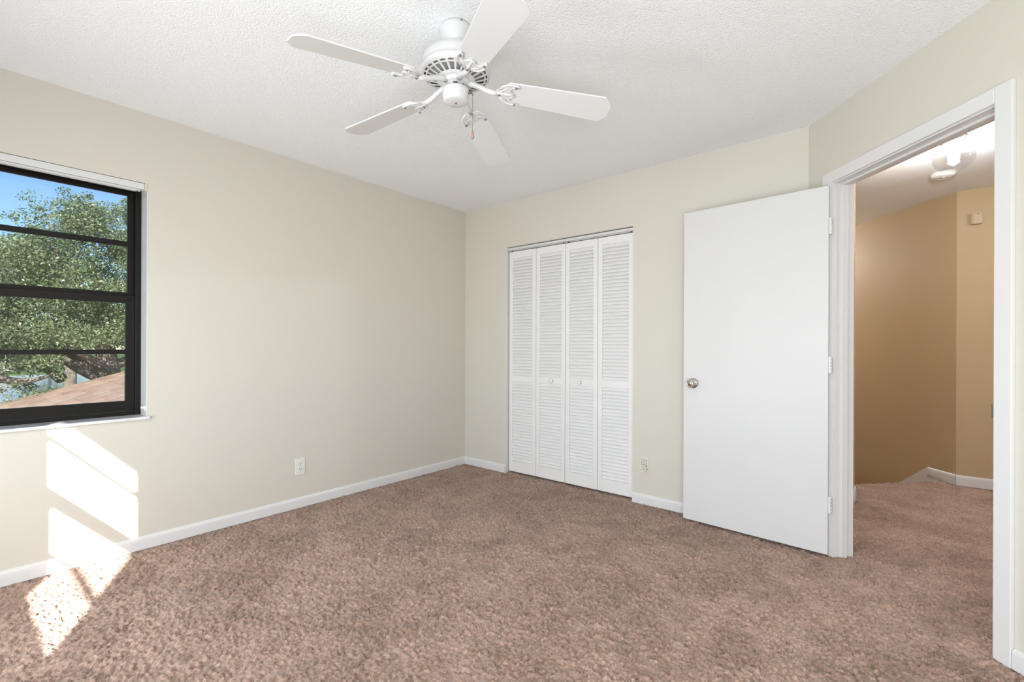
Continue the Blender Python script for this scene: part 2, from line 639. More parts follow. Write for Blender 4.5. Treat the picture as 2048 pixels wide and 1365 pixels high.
# doorway: casing with two jambs, head, stops
CT = 0.016
door_trim = thing('trim_doorway', 'white painted casing and jamb around the open doorway', 'door frame', kind='structure')
bm = bmesh.new()
add_box(bm, (J1 + 0.006, 0.0, -0.002), (J1 + 0.066, CT, JZ + 0.066), MA, bevel=0.003)
obj('casing', bm, M_WHITE, door_trim)
bm = bmesh.new()
add_box(bm, (J0 - 0.070, 0.0, -0.002), (J0 - 0.006, CT, JZ + 0.066), MA, bevel=0.003)
obj('casing', bm, M_WHITE, door_trim)
bm = bmesh.new()
add_box(bm, (J0 - 0.006, 0.0, JZ + 0.006), (J1 + 0.006, CT, JZ + 0.066), MA, bevel=0.003)
obj('head_casing', bm, M_WHITE, door_trim)
for a, b in ((J0 - 0.018, J0), (J1, J1 + 0.018)):
    bm = bmesh.new()
    add_box(bm, (a, -WT - 0.004, -0.01), (b, 0.002, JZ + 0.018), MA)
    s0, s1 = (b, b + 0.011) if a < 0.5 else (a - 0.011, a)
    add_box(bm, (s0, -0.074, -0.01), (s1, -0.040, JZ), MA, bevel=0.002)
    obj('jamb', bm, M_WHITE, door_trim)
bm = bmesh.new()
add_box(bm, (J0, -WT - 0.004, JZ), (J1, 0.002, JZ + 0.018), MA)
add_box(bm, (J0, -0.074, JZ - 0.011), (J1, -0.040, JZ), MA, bevel=0.002)
obj('head_jamb', bm, M_WHITE, door_trim)
bm = bmesh.new()                                           # strike plate with its curled lip
add_box(bm, (J1 - 0.0008, -0.034, 0.877), (J1, 0.000, 0.934), MA)
pts = [MA @ Vector((J1 - 0.001 - 0.0045 * math.sin(t), 0.003 + 0.008 * (1 - math.cos(t)), 0)) for t in (0, 0.5, 1.0, 1.4)]
for p, q in zip(pts, pts[1:]):
    for z0, z1 in ((0.880, 0.931),):
        vv = [bm.verts.new((c.x, c.y, z)) for c, z in ((p, z0), (q, z0), (q, z1), (p, z1))]
        bm.faces.new(vv)
sp = obj('strike_plate', bm, M_NICKEL, door_trim)
sp['label'] = 'metal strike plate'

# ------------------------------------------------------------------ open door leaf
HINGE = Vector((2.962, -0.186, 0))
FREE = Vector((2.163, -0.133, 0))
dl = FREE - HINGE
LW = dl.length
door_rot = math.atan2(dl.y, dl.x)
door = thing('door_1', 'white flush bedroom door standing open against the back wall', 'door', HINGE, door_rot, kind='structure')
# local x runs from hinge to free edge; local -y is ... the room is on +y when rotated by ~180 deg
sgn = 1.0 if (Matrix.Rotation(door_rot, 3, 'Z') @ Vector((0, 1, 0))).y < 0 else -1.0
bm = bmesh.new()
add_box(bm, (0, min(0, -sgn * 0.035), 0.014), (LW, max(0, -sgn * 0.035), 2.018), bevel=0.0015)
obj('door_panel', bm, M_DOOR, door)


def knob_bm(side):
    bm = bmesh.new()
    M = Matrix.Translation((LW - 0.064, 0 if side > 0 else -sgn * 0.035, 0.905)) @ Matrix.Rotation(-sgn * side * math.pi / 2, 4, 'X')
    add_lathe(bm, [(0, 0), (0.033, 0), (0.033, 0.003), (0.030, 0.008), (0.020, 0.011), (0.013, 0.016), (0.012, 0.026), (0.016, 0.032), (0.0245, 0.037),
                   (0.0275, 0.044), (0.0265, 0.052), (0.021, 0.058), (0.0185, 0.0585), (0.017, 0.0555), (0.0155, 0.0555), (0.0148, 0.060), (0.0, 0.0615)], M, 40)
    return bm


kb = obj('door_knob', knob_bm(1), M_NICKEL, door)
kb['label'] = 'satin nickel knob with privacy button'
bm = bmesh.new()
Mk = Matrix.Translation((LW - 0.064, 0, 0.905)) @ Matrix.Rotation(-sgn * math.pi / 2, 4, 'X')
add_lathe(bm, [(0, 0.0612), (0.0035, 0.0612), (0.0035, 0.0635), (0, 0.064)], Mk, 16)
obj('lock_button', bm, M_SLOT, kb)
bm = bmesh.new()
add_lathe(bm, [(0, 0.010), (0.003, 0.010), (0.003, 0.0135), (0, 0.0135)], Mk @ Matrix.Translation((-0.022, 0, 0)), 12)
obj('set_screw', bm, M_SLOT, kb)
obj('door_knob', knob_bm(-1), M_NICKEL, door)
for hz in (1.80, 1.045, 0.285):
    bm = bmesh.new()
    yb = -sgn * 0.040
    for k in range(5):
        add_lathe(bm, [(0, 0), (0.0055, 0), (0.0055, 0.0170), (0, 0.0170)], Matrix.Translation((-0.010, yb * 0.35, hz - 0.045 + 0.018 * k)), 14)
    add_box(bm, (-0.010, min(yb * 0.1, yb * 0.95), hz - 0.045), (-0.0006, max(yb * 0.1, yb * 0.95), hz + 0.045))
    for dz in (-0.03, 0.03):
        add_lathe(bm, [(0, 0), (0.004, 0), (0.003, 0.0015), (0, 0.0015)], Matrix.Translation((-0.010, yb * 0.7, hz + dz)) @ Matrix.Rotation(-math.pi / 2, 4, 'Y'), 12)
    obj('hinge', bm, M_WHITE, door)

# ------------------------------------------------------------------ closet: two bifold louvered doors under a track
GAP = 0.004
YF = 0.032                                                 # face of the leaves, set back in the opening
LT = 0.028
pw = (CX1 - CX0 - 2 * 0.012) / 4.0
Z0, Z1 = 0.016, 1.992


def leaf_frame():
    bm = bmesh.new()
    w = pw - GAP
    st = 0.038
    add_box(bm, (0, 0, Z0), (st, LT, Z1), bevel=0.002)
    add_box(bm, (w - st, 0, Z0), (w, LT, Z1), bevel=0.002)
    add_box(bm, (st, 0.001, Z0), (w - st, LT - 0.001, 0.113))
    add_box(bm, (st, 0.001, 0.826), (w - st, LT - 0.001, 0.880))
    add_box(bm, (st, 0.001, 1.934), (w - st, LT - 0.001, Z1))
    return bm


def louvers(z0, z1):
    bm = bmesh.new()
    w = pw - GAP
    n = int(round((z1 - z0) / 0.0279))
    p = (z1 - z0) / n
    prof = [(0.0050, -0.0010), (0.0035, 0.0035), (0.0195, 0.0308), (0.0225, 0.0280)]
    for k in range(n):
        zb = z0 + p * k
        a = [bm.verts.new((0.0375, y, zb + z)) for y, z in prof]
        b = [bm.verts.new((w - 0.0375, y, zb + z)) for y, z in prof]
        for i in range(4):
            j = (i + 1) % 4
            bm.faces.new((a[i], a[j], b[j], b[i]))
        bm.faces.new(a[::-1])
        bm.faces.new(b)
    return bm


for side, nm, lab in ((0, 'door_2', 'left pair of white louvered bifold closet doors'), (1, 'door_3', 'right pair of white louvered bifold closet doors')):
    t = thing(nm, lab, 'closet door', (CX0 + 0.012 + 2 * pw * side, YF, 0), kind='structure')
    for k in (0, 1):
        lf = obj('door_leaf', leaf_frame(), M_LOUVER, t, (pw * k + GAP / 2, 0, 0))
        obj('louver_slats', louvers(0.115, 0.827), M_LOUVER, lf)
        obj('louver_slats', louvers(0.882, 1.936), M_LOUVER, lf)
        if k != side:
            bm = bmesh.new()
            kx = (pw - GAP) / 2 + (0.02 if side == 0 else -0.005)
            add_lathe(bm, [(0, 0), (0.009, 0), (0.008, 0.008), (0.012, 0.013), (0.0165, 0.019), (0.0165, 0.024), (0.012, 0.029), (0, 0.030)],
                      Matrix.Translation((kx, 0, 0.852)) @ Matrix.Rotation(math.pi / 2, 4, 'X'), 24)
            obj('knob', bm, M_LOUVER, lf)
        # pivot pin at the top
        bm = bmesh.new()
        add_lathe(bm, [(0, 0), (0.004, 0), (0.004, 0.014), (0, 0.014)], Matrix.Translation((0.02 if k == 0 else pw - 0.03, LT / 2, Z1)), 10)
        obj('pivot_pin', bm, M_SLOT, lf)
tr = thing('trim_track', 'white steel closet door track at the head of the opening', 'track', kind='structure')
xm = (CX0 + CX1) / 2
for a, b in ((CX0 + 0.004, xm - 0.002), (xm + 0.002, CX1 - 0.004)):
    bm = bmesh.new()
    add_box(bm, (a, YF - 0.004, 2.008), (b, YF + 0.001, CZ - 0.001))
    add_box(bm, (a, YF + LT - 0.001, 2.004), (b, YF + LT + 0.004, CZ - 0.001))
    add_box(bm, (a, YF - 0.004, CZ - 0.004), (b, YF + LT + 0.004, CZ - 0.001))
    obj('rail', bm, M_WHITE, tr)
bm = bmesh.new()
add_box(bm, (CX0, 0.002, -0.005), (CX0 + 0.004, WT, CZ))
add_box(bm, (CX1 - 0.004, 0.002, -0.005), (CX1, WT, CZ))
obj('reveal', bm, M_WHITE, tr)

# ------------------------------------------------------------------ windows


def single_hung(name, label, y0, y1, z0, z1, xf, MW, rails, pane_mat, detail=True):
    """Window in local (across, depth, up): across y0..y1, inner face at depth xf (depth grows to the outside)."""
    w = thing(name, label, 'window', kind='structure')

    def B(bm, a0, a1, d0, d1, c0, c1, bev=0.002):
        add_box(bm, (a0, d0, c0), (a1, d1, c1), MW, bevel=bev)
    (zt, mu1, mu0, mrt, mrb, ml1, ml0, zb) = rails
    fw_ = 0.030
    bm = bmesh.new()
    B(bm, y0, y0 + fw_, xf, xf + 0.06, z0, z1)
    B(bm, y1 - fw_, y1, xf, xf + 0.06, z0, z1)
    B(bm, y0 + fw_, y1 - fw_, xf, xf + 0.06, zt + 0.022, z1)
    B(bm, y0 + fw_, y1 - fw_, xf + 0.004, xf + 0.06, z0, z0 + 0.022)
    obj('frame', bm, M_BLACK, w)
    s = 0.030
    a0, a1 = y0 + fw_, y1 - fw_
    # upper (outer) sash
    bm = bmesh.new()
    d0, d1 = xf + 0.034, xf + 0.056
    B(bm, a0, a0 + s, d0, d1, mrb + 0.01, zt + 0.022)
    B(bm, a1 - s, a1, d0, d1, mrb + 0.01, zt + 0.022)
    B(bm, a0 + s, a1 - s, d0, d1, zt, zt + 0.022)
    B(bm, a0 + s, a1 - s, d0, d1, mrb + 0.010, mrt)
    us = obj('upper_sash', bm, M_BLACK, w)
    bm = bmesh.new()
    B(bm, a0 + s, a1 - s, d0 + 0.002, d1 - 0.004, mu0, mu1, 0.001)
    obj('muntin', bm, M_BLACK, us)
    bm = bmesh.new()
    B(bm, a0 + s * .5, a1 - s * .5, d0 + 0.010, d0 + 0.013, mrb + 0.02, zt + 0.01, 0)
    obj('pane', bm, pane_mat, us)
    # lower (inner) sash
    bm = bmesh.new()
    d0, d1 = xf + 0.008, xf + 0.032
    s2 = 0.042 if detail else 0.031
    B(bm, a0, a0 + s2, d0, d1, z0 + 0.024, mrt - 0.022)
    B(bm, a1 - s2, a1, d0, d1, z0 + 0.024, mrt - 0.022)
    B(bm, a0 + s2, a1 - s2, d0, d1, z0 + 0.024, zb)
    B(bm, a0 + s2, a1 - s2, d0, d1, mrb, mrt - 0.022)
    B(bm, a0 + s2, a1 - s2, d0 - 0.006, d0 + 0.002, zb - 0.006, zb, 0.001)
    ls = obj('lower_sash', bm, M_BLACK, w)
    bm = bmesh.new()
    B(bm, a0 + s2, a1 - s2, d0 + 0.002, d1 - 0.004, ml0, ml1, 0.001)
    obj('muntin', bm, M_BLACK, ls)
    bm = bmesh.new()
    B(bm, a0 + s2 * .5, a1 - s2 * .5, d0 + 0.010, d0 + 0.013, zb - 0.01, mrb + 0.01, 0)
    obj('pane', bm, pane_mat, ls)
    if detail:
        bm = bmesh.new()
        B(bm, a1 - 0.05, a1 - 0.02, d0 - 0.012, d0, mrb + 0.012, mrb + 0.024, 0.002)
        obj('sash_latch', bm, M_BLACK, ls)
    return w


# local (across, depth, up) -> left wall: across = world y, depth = -x
MWL = Matrix(((0, -1, 0, 0), (1, 0, 0, 0), (0, 0, 1, 0), (0, 0, 0, 1)))
win = single_hung('window_1', 'black framed single hung window on the left wall looking at trees', WY0, WY1, 0.740, WZ1, 0.118, MWL,
                  (1.995, 1.732, 1.703, 1.440, 1.377, 1.114, 1.089, 0.822), M_TINT)
bm = bmesh.new()
add_box(bm, (-0.16, WY0, 0.7245), (0.0, WY1, 0.740), bevel=0.0015)
add_box(bm, (-0.002, WY0 - 0.01, 0.7245), (0.020, WY1 + 0.010, 0.740), bevel=0.003)
struct(obj('window_sill', bm, M_SILL), 'pale marble sill under the black framed window', 'sill')
# painted plaster reveal liner
bm = bmesh.new()
add_box(bm, (-0.118, WY1 - 0.004, 0.740), (-0.001, WY1, WZ1), bevel=0.001)
struct(obj('trim_reveal', bm, M_WHITE), 'white window reveal at the right side of the black window', 'reveal')

hr = thing('blind_headrail', 'white mini blind headrail mounted across the top of the black window', 'blind rail', (0, 0, 0))
bm = bmesh.new()
add_box(bm, (-0.040, WY0 + 0.012, 2.008), (-0.001, WY1 - 0.014, 2.0425), bevel=0.003)
add_box(bm, (-0.036, WY0 + 0.012, 1.996), (-0.008, WY1 - 0.05, 2.008), bevel=0.002)
add_box(bm, (-0.038, WY0 + 0.012, 2.0005), (-0.003, WY1 - 0.03, 2.0045))
obj('rail', bm, M_HEAD, hr)
bm = bmesh.new()
add_box(bm, (-0.042, WY1 - 0.013, 2.002), (0.002, WY1 - 0.0045, 2.0445), bevel=0.002)
obj('end_bracket', bm, M_IVORY, hr)
cl = thing('blind_clip', 'small white hold-down clip at the lower right corner of the window', 'bracket', (-0.03, WY1 - 0.004, 0.782))
bm = bmesh.new()
add_box(bm, (-0.012, -0.004, -0.016), (0.012, 0.0, 0.016), bevel=0.002)
obj('mounting_plate', bm, M_PLASTIC, cl)
bm = bmesh.new()
add_box(bm, (-0.006, -0.020, -0.002), (0.006, -0.003, 0.012), bevel=0.003)
obj('hook', bm, M_PLASTIC, cl)

# rear windows: local across = x, depth = -y
MWR = Matrix(((1, 0, 0, 0), (0, -1, 0, 0), (0, 0, 1, 0), (0, 0, 0, 1)))
single_hung('window_2', 'black framed window in the rear wall behind the camera', RW[1][0], RW[1][1], RZ0, RZ1, -YR + 0.012, MWR,
            (1.985, 1.722, 1.695, 1.455, 1.362, 1.112, 1.090, 0.885), M_CLEAR, detail=False)
for (a, b), nm, side in ((RW[0], 'added_door_1', 'left'), (RW[2], 'added_door_2', 'right')):  # unseen doors and shades, added to back the fill lamps and block sun
    gd = thing(nm, side + ' black framed glass door added in the rear wall behind a fill lamp', 'glass door', (a, 0, 0), kind='structure')
    bm = bmesh.new()
    for lo, hi in (((0, YR - 0.10, 0.0), (0.06, YR - 0.05, RZ1)), ((0.94, YR - 0.10, 0.0), (1.0, YR - 0.05, RZ1)), ((0.06, YR - 0.10, 0.0), (0.94, YR - 0.05, 0.09)),
                   ((0.06, YR - 0.10, RZ1 - 0.07), (0.94, YR - 0.05, RZ1))):
        add_box(bm, lo, hi, bevel=0.002)
    obj('frame', bm, M_BLACK, gd)
    bm = bmesh.new()
    add_box(bm, (0.04, YR - 0.078, 0.07), (0.96, YR - 0.072, RZ1 - 0.05))
    obj('pane', bm, M_CLEAR, gd)
    shade = thing('added_shade', 'unseen white roller shade added over the %s glass door behind the camera' % side, 'window shade', ((a + b) / 2, YR, 0), group='added roller shades on the rear doors')
    bm = bmesh.new()
    add_box(bm, (-0.52, 0.004, 0.03), (0.52, 0.0065, 2.06))
    obj('cloth', bm, M_PLASTIC, shade)
    bm = bmesh.new()
    add_tube(bm, [(-0.53, 0.022, 2.07), (0.53, 0.022, 2.07)], 0.020, 16)
    obj('roller', bm, M_PLASTIC, shade)
    bm = bmesh.new()
    add_box(bm, (-0.52, 0.002, 0.015), (0.52, 0.010, 0.035), bevel=0.003)
    obj('hem_bar', bm, M_PLASTIC, shade)

# ------------------------------------------------------------------ electrical outlets


def outlet(name, label, M, plate_mat, decor=False):
    t = thing(name, label, 'outlet')
    t.matrix_world = M                                      # local x across, z up, -y out of the wall
    bm = bmesh.new()
    add_box(bm, (-0.035, -0.006, -0.0575), (0.035, 0.0, 0.0575), bevel=0.003)
    pl = obj('cover_plate', bm, plate_mat, t)
    for dz in (0.0195, -0.0195):
        bm = bmesh.new()
        out = []
        for k in range(28):
            a = 2 * math.pi * k / 28
            out.append((0.0175 * math.cos(a), max(-0.0135, min(0.0135, 0.0175 * math.sin(a)))))
        Mr = Matrix.Translation((0, -0.0055, dz)) @ Matrix.Rotation(math.pi / 2, 4, 'X')
        add_prism(bm, out, 0, 0.0025, Mr)
        rc = obj('receptacle', bm, M_IVORY if decor else M_PLASTIC, t)
        bm = bmesh.new()
        add_box(bm, (-0.0078, -0.0084, dz - 0.0015), (-0.0050, -0.0078, dz + 0.0075))
        add_box(bm, (0.0050, -0.0084, dz - 0.0005), (0.0078, -0.0078, dz + 0.0070))
        add_lathe(bm, [(0, 0), (0.0028, 0), (0.0028, 0.0006), (0, 0.0006)], Matrix.Translation((0, -0.0078, dz - 0.0085)) @ Matrix.Rotation(math.pi / 2, 4, 'X'), 14)
        obj('slots', bm, M_SLOT, rc)
        if decor:
            bm = bmesh.new()
            ring = [(0.0185 * math.cos(2 * math.pi * k / 28), max(-0.0150, min(0.0150, 0.0185 * math.sin(2 * math.pi * k / 28)))) for k in range(29)]
            add_tube(bm, [(x, -0.0062, dz + z) for x, z in ring], 0.0009, 6)
            obj('rim', bm, M_SLOT, rc)
    bm = bmesh.new()
    add_lathe(bm, [(0, 0), (0.003, 0), (0.002, 0.0012), (0, 0.0012)], Matrix.Translation((0, -0.006, 0)) @ Matrix.Rotation(math.pi / 2, 4, 'X'), 12)
    obj('screw', bm, M_PLASTIC, t)
    if decor:
        flowers = [(-0.021, 0.041, 'o'), (0.001, 0.048, 'y'), (0.021, 0.038, 'b'), (-0.018, 0.004, 'b'), (0.021, -0.002, 'r'), (0.025, -0.028, 'r'),
                   (-0.024, -0.040, 'p'), (-0.006, -0.047, 'y'), (0.020, -0.047, 'o'), (0.011, -0.047, 'o')]
        leaves = [(-0.016, 0.049), (-0.012, 0.043), (0.007, 0.042), (-0.025, 0.015), (-0.025, -0.003), (0.019, 0.008), (0.024, 0.019), (-0.016, -0.034),
                  (-0.010, -0.041), (0.006, -0.040), (0.018, -0.038), (0.020, -0.014), (0.028, -0.004), (0.016, 0.047)]
        cm = {'o': (0.55, 0.25, 0.13), 'y': (0.70, 0.52, 0.20), 'b': (0.28, 0.36, 0.48), 'r': (0.30, 0.06, 0.06), 'p': (0.40, 0.20, 0.25)}
        fm = {key: mat('flower_glaze_' + key, c, 0.4) for key, c in cm.items()}
        for x, z, kk in flowers:
            bm = bmesh.new()
            petals = []
            for q in range(20):
                a = q * 2 * math.pi / 20
                rr = 0.0040 + 0.0010 * math.cos(5 * a + x * 50)
                petals.append((x + rr * math.cos(a), z + rr * math.sin(a)))
            add_prism(bm, petals, 0.006, 0.0066, Matrix.Rotation(math.pi / 2, 4, 'X'))
            obj('painted_flower', bm, fm[kk], pl)
        bm = bmesh.new()
        for i, (x, z) in enumerate(leaves):
            a = i * 1.3
            add_prism(bm, [(x - 0.0035 * math.cos(a), z - 0.0035 * math.sin(a)), (x + 0.0013 * math.sin(a), z - 0.0013 * math.cos(a)),
                           (x + 0.0035 * math.cos(a), z + 0.0035 * math.sin(a)), (x - 0.0013 * math.sin(a), z + 0.0013 * math.cos(a))], 0.006, 0.0066,
                      Matrix.Rotation(math.pi / 2, 4, 'X'))
        obj('painted_leaves', bm, mat('leaf_glaze', (0.10, 0.16, 0.10), 0.4), pl)
    return t


outlet('wall_outlet', 'plain white duplex outlet low on the left wall', Matrix.Translation((0, -1.632, 0.288)) @ Matrix.Rotation(math.pi / 2, 4, 'Z'), M_PLASTIC)
outlet('wall_outlet', 'flower painted duplex outlet on the back wall right of the closet', Matrix.Translation((1.836, 0, 0.284)),
       mat('glazed_ceramic', (0.72, 0.71, 0.66), 0.22, coat=0.4), True)

# ------------------------------------------------------------------ ceiling fan
FX, FY = 1.856, -1.9054
fan = thing('ceiling_fan', 'white five-blade ceiling fan hanging from the bedroom ceiling', 'ceiling fan', (FX, FY, 0))
bm = bmesh.new()
add_lathe(bm, [(0, 2.4399), (0.0635, 2.4399), (0.0660, 2.432), (0.0655, 2.420), (0.0625, 2.402), (0.0560, 2.384), (0.0470, 2.370), (0.0400, 2.362), (0.038, 2.330), (0, 2.330)], None, 56)
can = obj('canopy', bm, M_FAN, fan)
for a in (215, 335, 95):
    bm = bmesh.new()
    Ms = Matrix.Translation((0.064 * math.cos(R(a)), 0.064 * math.sin(R(a)), 2.434)) @ Matrix.Rotation(R(a), 4, 'Z') @ Matrix.Rotation(math.pi / 2, 4, 'Y')
    add_lathe(bm, [(0, 0), (0.004, 0), (0.004, 0.004), (0, 0.005)], Ms, 10)
    obj('screw', bm, M_BRASS, can)
bm = bmesh.new()
add_lathe(bm, [(0.0, 2.336), (0.060, 2.336), (0.095, 2.332), (0.117, 2.324), (0.130, 2.311), (0.1355, 2.296), (0.137, 2.280), (0.1375, 2.267), (0.1405, 2.265),
               (0.1405, 2.257), (0.1385, 2.253), (0.1385, 2.247), (0.134, 2.2435), (0.130, 2.250)], None, 72)
mh = obj('motor_housing', bm, M_FAN, fan)
# vent plate: a shallow cone with real slots
prof = [(0.1350, 2.2440), (0.1280, 2.2410), (0.1215, 2.2385), (0.1150, 2.2360), (0.0800, 2.2260), (0.0660, 2.2230), (0.0560, 2.2220), (0.0, 2.2220)]
NS = 24
sub = 6
bm = bmesh.new()
rings = []
for r, z in prof[:-1]:
    rings.append([bm.verts.new((r * math.cos(2 * math.pi * i / (NS * sub)), r * math.sin(2 * math.pi * i / (NS * sub)), z)) for i in range(NS * sub)])
for b in range(len(rings) - 1):
    for i in range(NS * sub):
        j = (i + 1) % (NS * sub)
        hole = (b == 1 and (i % sub) in (1, 2, 3, 4)) or (b == 3 and (i % sub) in (1, 2, 3, 4))
        if b == 3 and (i % sub) in (1, 4):
            hole = True
        if hole:
            continue
        f = bm.faces.new((rings[b][i], rings[b][j], rings[b + 1][j], rings[b + 1][i]))
        f.smooth = True
bm.faces.new(rings[-1])
vp = obj('vent_plate', bm, M_FAN, mh)
sm = vp.modifiers.new('thick', 'SOLIDIFY')
sm.thickness = 0.0025
sm.offset = 0
bm = bmesh.new()
add_lathe(bm, [(0, 2.300), (0.128, 2.298), (0.128, 2.256), (0.06, 2.240), (0, 2.240)], None, 48)
g = obj('motor', bm, M_GREY, mh)
g['label'] = 'grey motor seen through the vent slots'
bm = bmesh.new()
add_lathe(bm, [(0, 2.224), (0.056, 2.224), (0.058, 2.220), (0.056, 2.212), (0.045, 2.208), (0.030, 2.206), (0.026, 2.185), (0, 2.185)], None, 40)
obj('flywheel', bm, M_FAN, fan)
bm = bmesh.new()
for k in range(5):
    a = R(k * 72 - 120)
    add_box(bm, (0.026, -0.008, 2.190), (0.036, 0.008, 2.204), Matrix.Rotation(a, 4, 'Z'))
obj('wiring', bm, M_SLOT, fan)
bm = bmesh.new()
add_lathe(bm, [(0, 2.190), (0.050, 2.190), (0.0535, 2.187), (0.0540, 2.180), (0.0535, 2.160), (0.0520, 2.148), (0.0480, 2.139), (0.042, 2.1355), (0.006, 2.1345),
               (0.0, 2.1345)], None, 56)
sh = obj('switch_housing', bm, M_FAN, fan)
bm = bmesh.new()
add_lathe(bm, [(0, 2.1346), (0.0045, 2.1346), (0.004, 2.1320), (0, 2.1315)], None, 14)
obj('screw', bm, M_BRASS, sh)

PHI = -172.9
DROOP = [0.022, 0.053, 0.050, 0.062, 0.062]              # how far each tip hangs below its root, blades from the window side onward
Z_ROOT = 2.186
R0, R1 = 0.205, 0.640


def blade_bm():
    bm = bmesh.new()
    w0, w1, c = 0.056, 0.071, 0.032
    out = [(R0, -w0 + 0.012), (R0 + 0.012, -w0), (R1 - c, -w1), (R1 - 0.006, -w1 + c - 0.004), (R1, -w1 + c + 0.010), (R1, w1 - c - 0.010), (R1 - 0.006, w1 - c + 0.004), (R1 - c, w1),
           (R0 + 0.012, w0), (R0, w0 - 0.012)]
    add_prism(bm, out, -0.003, 0.003)
    return bm


def iron_plate():
    """Scrolled plate under the blade root: scalloped outline, raised rim."""
    bm = bmesh.new()
    up = [(0.168, 0.010), (0.178, 0.022), (0.192, 0.040), (0.210, 0.052), (0.232, 0.0555), (0.252, 0.053), (0.258, 0.047), (0.252, 0.042), (0.238, 0.040), (0.226, 0.036),
          (0.220, 0.028), (0.222, 0.018), (0.232, 0.010), (0.238, 0.0)]
    dn = [(x, -y) for x, y in up[::-1][1:]]
    out = [(0.166, -0.010)] + [(0.166, 0.010)] + up[1:] + dn[:-1]
    add_prism(bm, out, -0.0105, -0.0032)
    add_tube(bm, [(x, y * 0.97, -0.009) for x, y in up[1:7]], 0.0045, 8)
    add_tube(bm, [(x, -y * 0.97, -0.009) for x, y in up[1:7]], 0.0045, 8)
    add_tube(bm, [(x + 0.001, y, -0.009) for x, y in up[7:]], 0.0030, 8)
    add_tube(bm, [(x + 0.001, -y, -0.009) for x, y in up[7:]], 0.0030, 8)
    add_tube(bm, [(0.168, 0, -0.009), (0.195, 0.0, -0.010), (0.222, 0, -0.009), (0.238, 0, -0.008)], [0.010, 0.007, 0.005, 0.003], 10)
    add_tube(bm, [(0.172, 0.004, -0.009), (0.195, 0.020, -0.010), (0.216, 0.038, -0.009)], [0.005, 0.004, 0.003], 8)
    add_tube(bm, [(0.172, -0.004, -0.009), (0.195, -0.020, -0.010), (0.216, -0.038, -0.009)], [0.005, 0.004, 0.003], 8)
    return bm


PITCH = R(-12)
for k in range(5):
    ang = R(PHI + 72 * k)
    tilt = math.atan2(DROOP[k], R1 - R0)
    ML = (Matrix.Rotation(ang, 4, 'Z') @ Matrix.Translation((R0, 0, Z_ROOT)) @ Matrix.Rotation(tilt, 4, 'Y') @ Matrix.Rotation(PITCH, 4, 'X')
          @ Matrix.Translation((-R0, 0, 0)))
    b = obj('blade', blade_bm(), M_BLADE, fan, bevel=0.0015)
    b.matrix_local = ML
    ib = iron_plate()
    inv = ML.inverted()
    arm = [Vector((0.048, 0, 2.214)), Vector((0.072, 0, 2.212)), Vector((0.098, 0, 2.203)), Vector((0.122, 0, 2.191)), Vector((0.148, 0, 2.183)), Vector((0.172, 0, Z_ROOT - 0.006))]
    RA = Matrix.Rotation(ang, 4, 'Z')
    pts = [inv @ (RA @ p) for p in arm]
    add_tube(ib, pts, [0.0125, 0.0120, 0.0110, 0.0105, 0.0105, 0.0100], 12)
    ir = obj('blade_iron', ib, M_FAN, b)
    for x, y in ((0.245, 0.047), (0.245, -0.047), (0.180, 0.0)):
        sb = bmesh.new()
        add_lathe(sb, [(0, 0), (0.0042, 0), (0.0042, -0.003), (0, -0.004)], Matrix.Translation((x, y, -0.0135 if x > 0.2 else -0.0175)), 10)
        obj('screw', sb, M_BRASS, b)

# pull chain with its fob, on the far right of the switch housing
pc_a = R(28)
px, py = 0.0545 * math.cos(pc_a), 0.0545 * math.sin(pc_a)
bm = bmesh.new()
add_tube(bm, [(px * 0.95, py * 0.95, 2.170), (px * 1.18, py * 1.18, 2.170)], 0.005, 10)
add_tube(bm, [(px * 1.18, py * 1.18, 2.170), (px * 1.28, py * 1.28, 2.166), (px * 1.30, py * 1.30, 2.158)], 0.0022, 8)
cx_, cy_ = px * 1.30, py * 1.30
for i in range(44):
    bmesh.ops.create_icosphere(bm, subdivisions=1, radius=0.0016, matrix=Matrix.Translation((cx_, cy_, 2.157 - 0.0033 * i)))
pch = obj('pull_chain', bm, M_BRASS, fan)
zf = 2.157 - 0.0033 * 44
bm = bmesh.new()
add_lathe(bm, [(0, zf + 0.004), (0.0035, zf + 0.002), (0.005, zf - 0.006), (0.0065, zf - 0.018), (0.0065, zf - 0.026), (0.004, zf - 0.030), (0, zf - 0.031)], Matrix.Translation((cx_, cy_, 0)), 18)
fob = obj('chain_fob', bm, M_FOB, pch)
bm = bmesh.new()
vdir = (CAM - Vector((FX + cx_, FY + cy_, zf))).normalized()
add_box(bm, (cx_ - 0.003, cy_ - 0.0072, zf - 0.021), (cx_ + 0.003, cy_ - 0.0055, zf - 0.013), bevel=0.001)
obj('fob_emblem', bm, M_ORANGE, pch)

# ------------------------------------------------------------------ hall fittings
LX, LY = 3.515, 0.74
lamp = thing('ceiling_light', 'clear glass jar ceiling light, lit, on the hall ceiling', 'ceiling light', (LX, LY, 0))
bm = bmesh.new()
add_lathe(bm, [(0, H - 0.0005), (0.062, H - 0.0005), (0.062, H - 0.010), (0.054, H - 0.022), (0.052, H - 0.045), (0.048, H - 0.047), (0, H - 0.047)], None, 40)
obj('fitter', bm, M_WHITE, lamp)
for a in (200, 320, 80):
    bm = bmesh.new()
    Ms = Matrix.Translation((0.052 * math.cos(R(a)), 0.052 * math.sin(R(a)), H - 0.036)) @ Matrix.Rotation(R(a), 4, 'Z') @ Matrix.Rotation(math.pi / 2, 4, 'Y')
    add_lathe(bm, [(0, 0), (0.003, 0), (0.003, 0.010), (0.006, 0.011), (0.006, 0.016), (0, 0.016)], Ms, 10)
    obj('thumb_screw', bm, M_NICKEL, lamp)
bm = bmesh.new()
